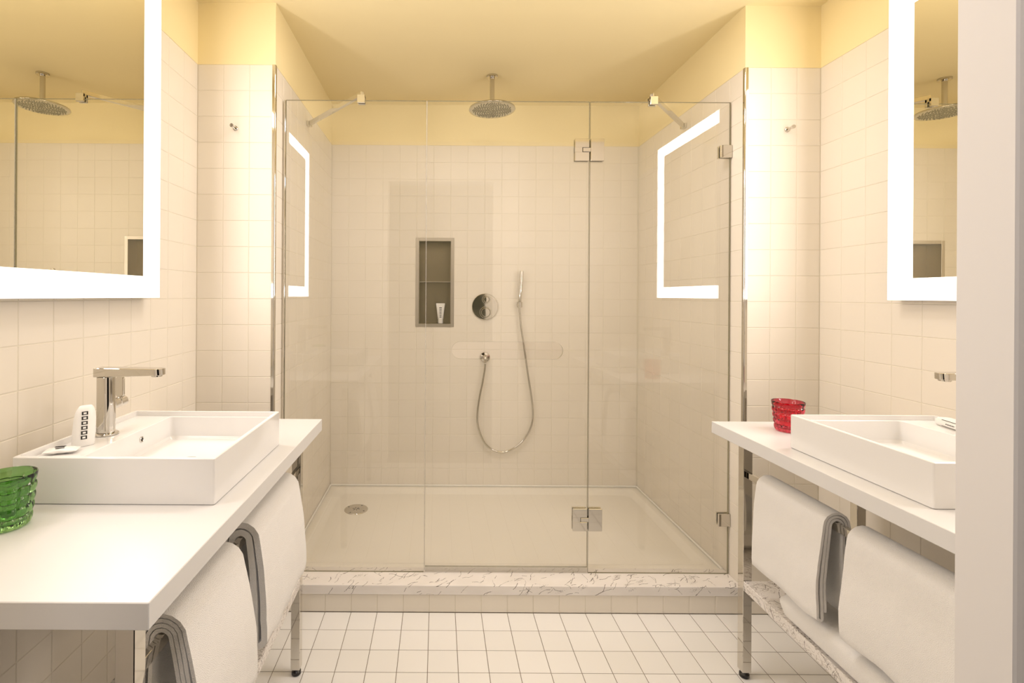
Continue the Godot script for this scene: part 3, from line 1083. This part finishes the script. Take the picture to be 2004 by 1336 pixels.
# towel folded over a rail: nested layers, the two outermost joined in a fold at the foot
func towel(called: String, label: String, bx: float, s: int, z0: float, z1: float, foot: float, th: float, layers: int, bulge: float, sd: int) -> void:
	var r := RandomNumberGenerator.new()
	r.seed = sd
	var n := FastNoiseLite.new()
	n.seed = sd
	n.frequency = 1.0
	var ry := 0.691
	var t := thing(called, label, "towel", P(bx, foot, (z0 + z1) / 2), "white towels hanging on the rails")
	var zc := (z0 + z1) / 2
	var st := start()
	var group := 1
	var sets := []
	var rad := []
	for k in layers:
		rad.append(0.0130 + th / 2 + k * th * 1.14)
	for k in range(0, layers - 2):
		sets.append([k])
	sets.append([layers - 2, layers - 1])
	for set_k: Array in sets:
		var path := PackedVector2Array()
		var front: float = foot + (0.0 if set_k.size() == 2 else r.randf_range(0.004, 0.02))
		var rings_order := set_k.duplicate()
		var back := foot + r.randf_range(-0.02, 0.05)
		var ra: float = rad[set_k[0]]
		var rb: float = rad[set_k[-1]]
		var flare: float = 0.010 * set_k[0]
		var down := func(rr: float, y: float, out: float) -> float:
			var f := clampf((ry - y) / (ry - foot), 0.0, 1.0)
			return rr + out * (sin(f * PI * 0.62) * 1.0)
		# back, from foot to rail
		for k in 13:
			var y := lerpf(back, ry, k / 12.0)
			path.append(Vector2(-down.call(ra, y, 0.006 + flare), y))
		for k in range(1, 8):
			var a := PI - PI * k / 8.0
			path.append(Vector2(cos(a) * ra, ry + sin(a) * ra))
		for k in 15:
			var y := lerpf(ry, front + th, k / 14.0)
			path.append(Vector2(down.call(ra, y, bulge), y))
		if set_k.size() == 2:
			var m := (ra + rb) / 2
			var hr := (rb - ra) / 2
			for k in range(1, 6):
				var a := PI + PI * k / 6.0
				path.append(Vector2(down.call(m, front, bulge) + cos(a) * hr, front + th * 0.9 + sin(a) * hr))
			for k in 15:
				var y := lerpf(front + th, ry, k / 14.0)
				path.append(Vector2(down.call(rb, y, bulge + 0.004), y))
			for k in range(1, 8):
				var a := PI * k / 8.0
				path.append(Vector2(cos(a) * rb, ry + sin(a) * rb))
			for k in 13:
				var y := lerpf(ry, back + 0.006, k / 12.0)
				path.append(Vector2(-down.call(rb, y, 0.008 + flare), y))
		# offset to both sides, sweep along the rail
		var m2 := path.size()
		var slices := 14
		var L := []
		var R := []
		var N := []
		for i in slices + 1:
			var f := float(i) / slices
			var round_end := 0.0
			var z := lerpf(z0, z1, f)
			var la := PackedVector3Array()
			var lb := PackedVector3Array()
			var nn := PackedVector3Array()
			var slim := 1.0
			if i == 0 or i == slices:
				slim = 0.93
			for k in m2:
				var d := (path[mini(k + 1, m2 - 1)] - path[maxi(k - 1, 0)]).normalized()
				var q := Vector2(-d.y, d.x)
				var p := path[k]
				var drop := clampf((ry - p.y) / (ry - foot), 0.0, 1.0)
				var wob := n.get_noise_3d(z * 5.0, p.y * 4.0, 3.0 if p.x > 0 else 9.0) * 0.010 * drop + n.get_noise_3d(z * 14.0, p.y * 9.0, 20.0) * 0.003 * drop
				var lift := n.get_noise_2d(z * 6.0, 40.0 + signf(p.x)) * 0.010 * drop
				var zz := z + n.get_noise_2d(p.y * 7.0, 60.0 + i / float(slices) * 5.0) * 0.006 * drop * (1.0 if i == 0 or i == slices else 0.3)
				for e in 2:
					var o := p + q * (th * 0.485 * slim) * (1 if e == 0 else -1)
					var v := Vector3(s * (o.x + wob), o.y + lift - foot, -(zz - zc))
					if e == 0:
						la.append(v)
					else:
						lb.append(v)
				nn.append(Vector3(s * q.x, q.y, 0))
			L.append(la)
			R.append(lb)
			N.append(nn)
		for i in slices:
			for k in m2 - 1:
				st.set_smooth_group(group)
				face(st, [L[i][k], L[i][k + 1], L[i + 1][k + 1], L[i + 1][k]], N[i][k])
				st.set_smooth_group(group + 1)
				face(st, [R[i][k], R[i][k + 1], R[i + 1][k + 1], R[i + 1][k]], -N[i][k])
			st.set_smooth_group(group + 2)
			face(st, [L[i][0], R[i][0], R[i + 1][0], L[i + 1][0]], Vector3.DOWN)
			face(st, [L[i][m2 - 1], R[i][m2 - 1], R[i + 1][m2 - 1], L[i + 1][m2 - 1]], Vector3.DOWN)
		for k in m2 - 1:
			st.set_smooth_group(group + 2)
			face(st, [L[0][k], L[0][k + 1], R[0][k + 1], R[0][k]], Vector3.BACK)
			face(st, [L[slices][k], L[slices][k + 1], R[slices][k + 1], R[slices][k]], Vector3.FORWARD)
		group += 3
	obj("cloth", st, M.towel, t)


func folded_towel(label: String, x: float, s: int, z0: float, z1: float, h: float, w: float) -> void:
	var t := thing("folded_towel", label, "towel", P(x - s * w / 2, 0.3350, (z0 + z1) / 2), "folded towels on the shelves")
	var n := FastNoiseLite.new()
	n.seed = 77
	n.frequency = 6.0
	var zc := (z0 + z1) / 2
	var lay := 1
	for j in lay:
		var y0 := h * j / lay + 0.0004
		var y1 := h * (j + 1) / lay - 0.0004
		var st := start()
		var rings := []
		for i in 25:
			var f := i / 24.0
			var z := lerpf(z0, z1, f)
			var e := minf(f, 1 - f) * (z1 - z0)
			var sh := sqrt(clampf(e / 0.022, 0.0, 1.0) * (2 - clampf(e / 0.022, 0.0, 1.0)))
			var a := PackedVector3Array()
			var ww := w / 2 * lerpf(0.95, 1.0, sh)
			var hh := (y1 - y0) / 2 * lerpf(0.45, 1.0, sh)
			var cy := (y0 + y1) / 2
			for k in 40:
				var an := TAU * k / 40.0
				var c := cos(an)
				var q := sin(an)
				var px := signf(c) * pow(absf(c), 0.28) * ww
				var py := signf(q) * pow(absf(q), 0.7) * hh
				if c * s < 0:
					px = signf(c) * pow(absf(c), 0.2) * ww
				var dy := n.get_noise_2d(z, px) * 0.003 if j == lay - 1 and q > 0 else 0.0
				a.append(Vector3(px, cy + py + dy, -(z - zc)))
			rings.append(a)
		# rings run along -z; reverse so the skin faces out
		rings.reverse()
		loft(st, rings, true, true, Transform3D(), 80.0)
		obj("fold", st, M.towel, t)


# ======================================================================= small things

func build_small_things() -> void:
	var st: SurfaceTool
	var t: Node3D
	# hooks on the end walls
	for s in [-1, 1]:
		t = thing("wall_hook", "small chrome peg hook on the tiled end wall %s" % ("at the shower's drain end" if s < 0 else "near the partly hidden mirror"), "hook", P(-0.830 if s < 0 else 1.4165, 1.9655 if s < 0 else 1.9735, ZT - 0.0005), "wall hooks")
		var toward := Transform3D(Basis(Vector3.RIGHT, Vector3.BACK, Vector3.DOWN), Vector3())
		st = start()
		lathe(st, [[0.0105, 0.0], [0.0105, 0.004], [0.009, 0.006], [0.0, 0.0062]], toward, 28, true, false)
		obj("rose", st, M.chrome, t)
		st = start()
		lathe(st, [[0.0055, 0.0063], [0.0055, 0.026], [0.0075, 0.030], [0.008, 0.038], [0.007, 0.040], [0.0, 0.0402]], toward, 24, true, false)
		obj("peg", st, M.chrome, t)

	tumbler("green ribbed glass tumbler on the worktop at the photo's left edge", -0.797, 0.908, M.green, 0.3)
	tumbler("red ribbed glass tumbler on the worktop beside the sink", 1.135, 1.590, M.red, 0.1)

	# upright white tube beside the left tap
	var ledge := HC + 0.0004 + 0.0956 - 0.013 + 0.0004
	t = thing("toiletry_tube", "upright flat white toiletry tube with six black squares beside the left tap", "tube", P(-0.8145, ledge, 1.128))
	t.rotation = Vector3(0, 0.80, 0)
	st = start()
	var rings := []
	for q in [[0.0, 0.0215, 0.013], [0.002, 0.0225, 0.014], [0.03, 0.0225, 0.013], [0.06, 0.0215, 0.0105], [0.075, 0.0195, 0.0085], [0.084, 0.0165, 0.006], [0.0895, 0.0125, 0.0035], [0.091, 0.010, 0.0015]]:
		var a := ring(1.0, 0, 36)
		for k in a.size():
			a[k] = Vector3(a[k].x * q[1] + q[0] * 0.06, q[0], a[k].z * q[2])
		rings.append(a)
	loft(st, rings, true, true, Transform3D(), 60.0)
	obj("body", st, M.plastic, t)
	for k in 6:
		var y := 0.0745 - k * 0.0108
		var zf := 0.0136 if y < 0.03 else lerpf(0.0134, 0.0088, (y - 0.03) / 0.045)
		var xc := -0.0015 + y * 0.05
		st = start()
		cbox(st, Vector3(xc, y, zf - 0.0003), Vector3(0.0118, 0.0078, 0.0012), 0.0, Basis(Vector3.RIGHT, -0.07))
		var lab := obj("label_square", st, M.ink, t)
		st = start()
		cbox(st, Vector3(xc, y, zf + 0.0003), Vector3(0.0058, 0.0040, 0.0008), 0.0, Basis(Vector3.RIGHT, -0.07))
		cbox(st, Vector3(xc, y, zf + 0.0005), Vector3(0.0030, 0.0012, 0.0006), 0.0, Basis(Vector3.RIGHT, -0.07))
		obj("letter", st, M.plastic, lab)

	# crumpled white sachet lying in front of it
	t = thing("sachet", "small flat white sachet with black lettering lying on the left sink ledge", "sachet", P(-0.820, ledge + 0.0002, 1.072))
	t.rotation = Vector3(0, 0.35, 0)
	pouch(t, 0.062, 0.034, 0.013)
	st = start()
	for k in 4:
		cbox(st, Vector3(-0.004 + [0.0, 0.002, 0.001, 0.003][k], 0.0142 - [0.0016, 0.0003, 0.0003, 0.0016][k], -0.0075 + k * 0.005), Vector3([0.020, 0.017, 0.018, 0.016][k], 0.0009, [0.0014, 0.0022, 0.0012, 0.0022][k]), 0.0, Basis(Vector3.UP, 0.06 * (k % 2)))
	obj("lettering", st, M.ink, t)

	# wrapped soap on the right sink
	t = thing("wrapped_soap", "small cream wrapped soap bar with thin dark lines on the right sink", "soap", P(1.388, ledge, 1.318))
	t.rotation = Vector3(0, 1.35, 0)
	st = start()
	loft(st, [rrect(0, 0, 0.084, 0.032, 0.008, 0.0), rrect(0, 0, 0.092, 0.038, 0.010, 0.004), rrect(0, 0, 0.092, 0.038, 0.010, 0.016), rrect(0, 0, 0.082, 0.030, 0.008, 0.0205)], true, true, Transform3D(), 80.0)
	obj("wrapper", st, M.plastic, t)
	st = start()
	for z in [-1, 1]:
		cbox(st, Vector3(-0.012, 0.0185 if z > 0 else 0.0025, -0.0178), Vector3(0.058, 0.0012, 0.001), 0.0)
	for k in 8:
		cbox(st, Vector3(-0.026 + k * 0.0038, 0.0095, -0.0191), Vector3(0.0022, 0.0022 + 0.0008 * (k % 2), 0.0006), 0.0, Basis(Vector3.BACK, 0.5 * (k % 3)))
	obj("lettering", st, M.ink, t)

	# tube in the niche: wide crimp at the top, cap at the foot
	t = thing("toiletry_tube", "white toiletry tube with black bars standing cap-down in the wall niche", "tube", P(0.0145, 1.1150, 3.112))
	st = start()
	lathe(st, [[0.0155, 0.0], [0.0165, 0.001], [0.0165, 0.022], [0.0155, 0.023]], Transform3D(), 28)
	obj("cap", st, M.plastic, t)
	st = start()
	rings = []
	for q in [[0.0235, 0.0155, 0.0155], [0.027, 0.0185, 0.0165], [0.07, 0.0225, 0.012], [0.105, 0.0265, 0.0055], [0.115, 0.028, 0.0018], [0.1265, 0.0285, 0.0012]]:
		var a := ring(1.0, 0, 36)
		for k in a.size():
			a[k] = Vector3(a[k].x * q[1], q[0], a[k].z * q[2])
		rings.append(a)
	loft(st, rings, true, true, Transform3D(), 60.0)
	obj("body", st, M.plastic, t)
	for k in 7:
		var y := 0.040 + k * 0.0098
		st = start()
		cbox(st, Vector3(0, y, lerpf(0.0152, 0.0062, (y - 0.04) / 0.062) + 0.0002), Vector3(0.0135 + 0.0012 * (k / 2), 0.0042, 0.0022), 0.0, Basis(Vector3.RIGHT, -0.12))
		obj("label_bar", st, M.ink, t)


func pouch(t: Node3D, w: float, d: float, h: float) -> void:
	var st := start()
	var rings := []
	for i in 13:
		var f := i / 12.0
		var e := sin(PI * f)
		var a := PackedVector3Array()
		for k in 20:
			var an := TAU * k / 20.0
			var hh := h / 2 * pow(e, 0.5) + 0.0006
			var dd := d / 2 * (1.0 - 0.12 * e) + 0.001 * sin(an * 3 + i)
			a.append(Vector3(-w / 2 + f * w, h / 2 + sin(an) * hh * (0.9 + 0.1 * sin(i * 2.1)), cos(an) * dd))
		rings.append(a)
	loft(st, rings, true, true, Transform3D(), 80.0)
	obj("wrapper", st, M.plastic, t)


# stacked bulging blocks in four tiers, thick-walled
func tumbler(label: String, x: float, z: float, m: Material, turn: float) -> void:
	var t := thing("tumbler", label, "tumbler", P(x, HC + 0.0004, z), "coloured glass tumblers")
	t.rotation.y = turn
	var seg := 120
	var rings := []
	var put := func(r: float, y: float, amount: float) -> void:
		var a := PackedVector3Array()
		for k in seg:
			var th := TAU * k / seg
			var lobe := absf(cos(th * 6.0))
			var rr := r - amount * pow(1.0 - lobe, 2.0)
			a.append(Vector3(cos(th) * rr, y, sin(th) * rr))
		rings.append(a)
	put.call(0.026, 0.0, 0.0)
	put.call(0.032, 0.001, 0.001)
	var tops := [0.022, 0.0405, 0.059, 0.078]
	var y0 := 0.002
	for k in 4:
		var y1: float = tops[k]
		for j in 9:
			var f := j / 8.0
			var y := lerpf(y0, y1, f)
			var r := lerpf(0.0345, 0.0455, pow(y / 0.096, 0.8)) + 0.0034 * sqrt(maxf(0.0, 1.0 - pow(2 * f - 1, 2.0))) - 0.0012
			put.call(r, y, 0.0030)
		y0 = y1 + 0.0004
	put.call(0.0447, 0.082, 0.0018)
	put.call(0.0458, 0.088, 0.0006)
	put.call(0.0465, 0.0945, 0.0)
	put.call(0.0460, 0.0962, 0.0)
	put.call(0.0448, 0.0965, 0.0)
	put.call(0.0438, 0.0955, 0.0)
	put.call(0.0415, 0.075, 0.0)
	put.call(0.0365, 0.040, 0.0)
	put.call(0.0315, 0.016, 0.0)
	put.call(0.026, 0.0105, 0.0)
	put.call(0.012, 0.009, 0.0)
	var st := start()
	loft(st, rings, true, true, Transform3D(), 50.0)
	obj("glass", st, m, t)
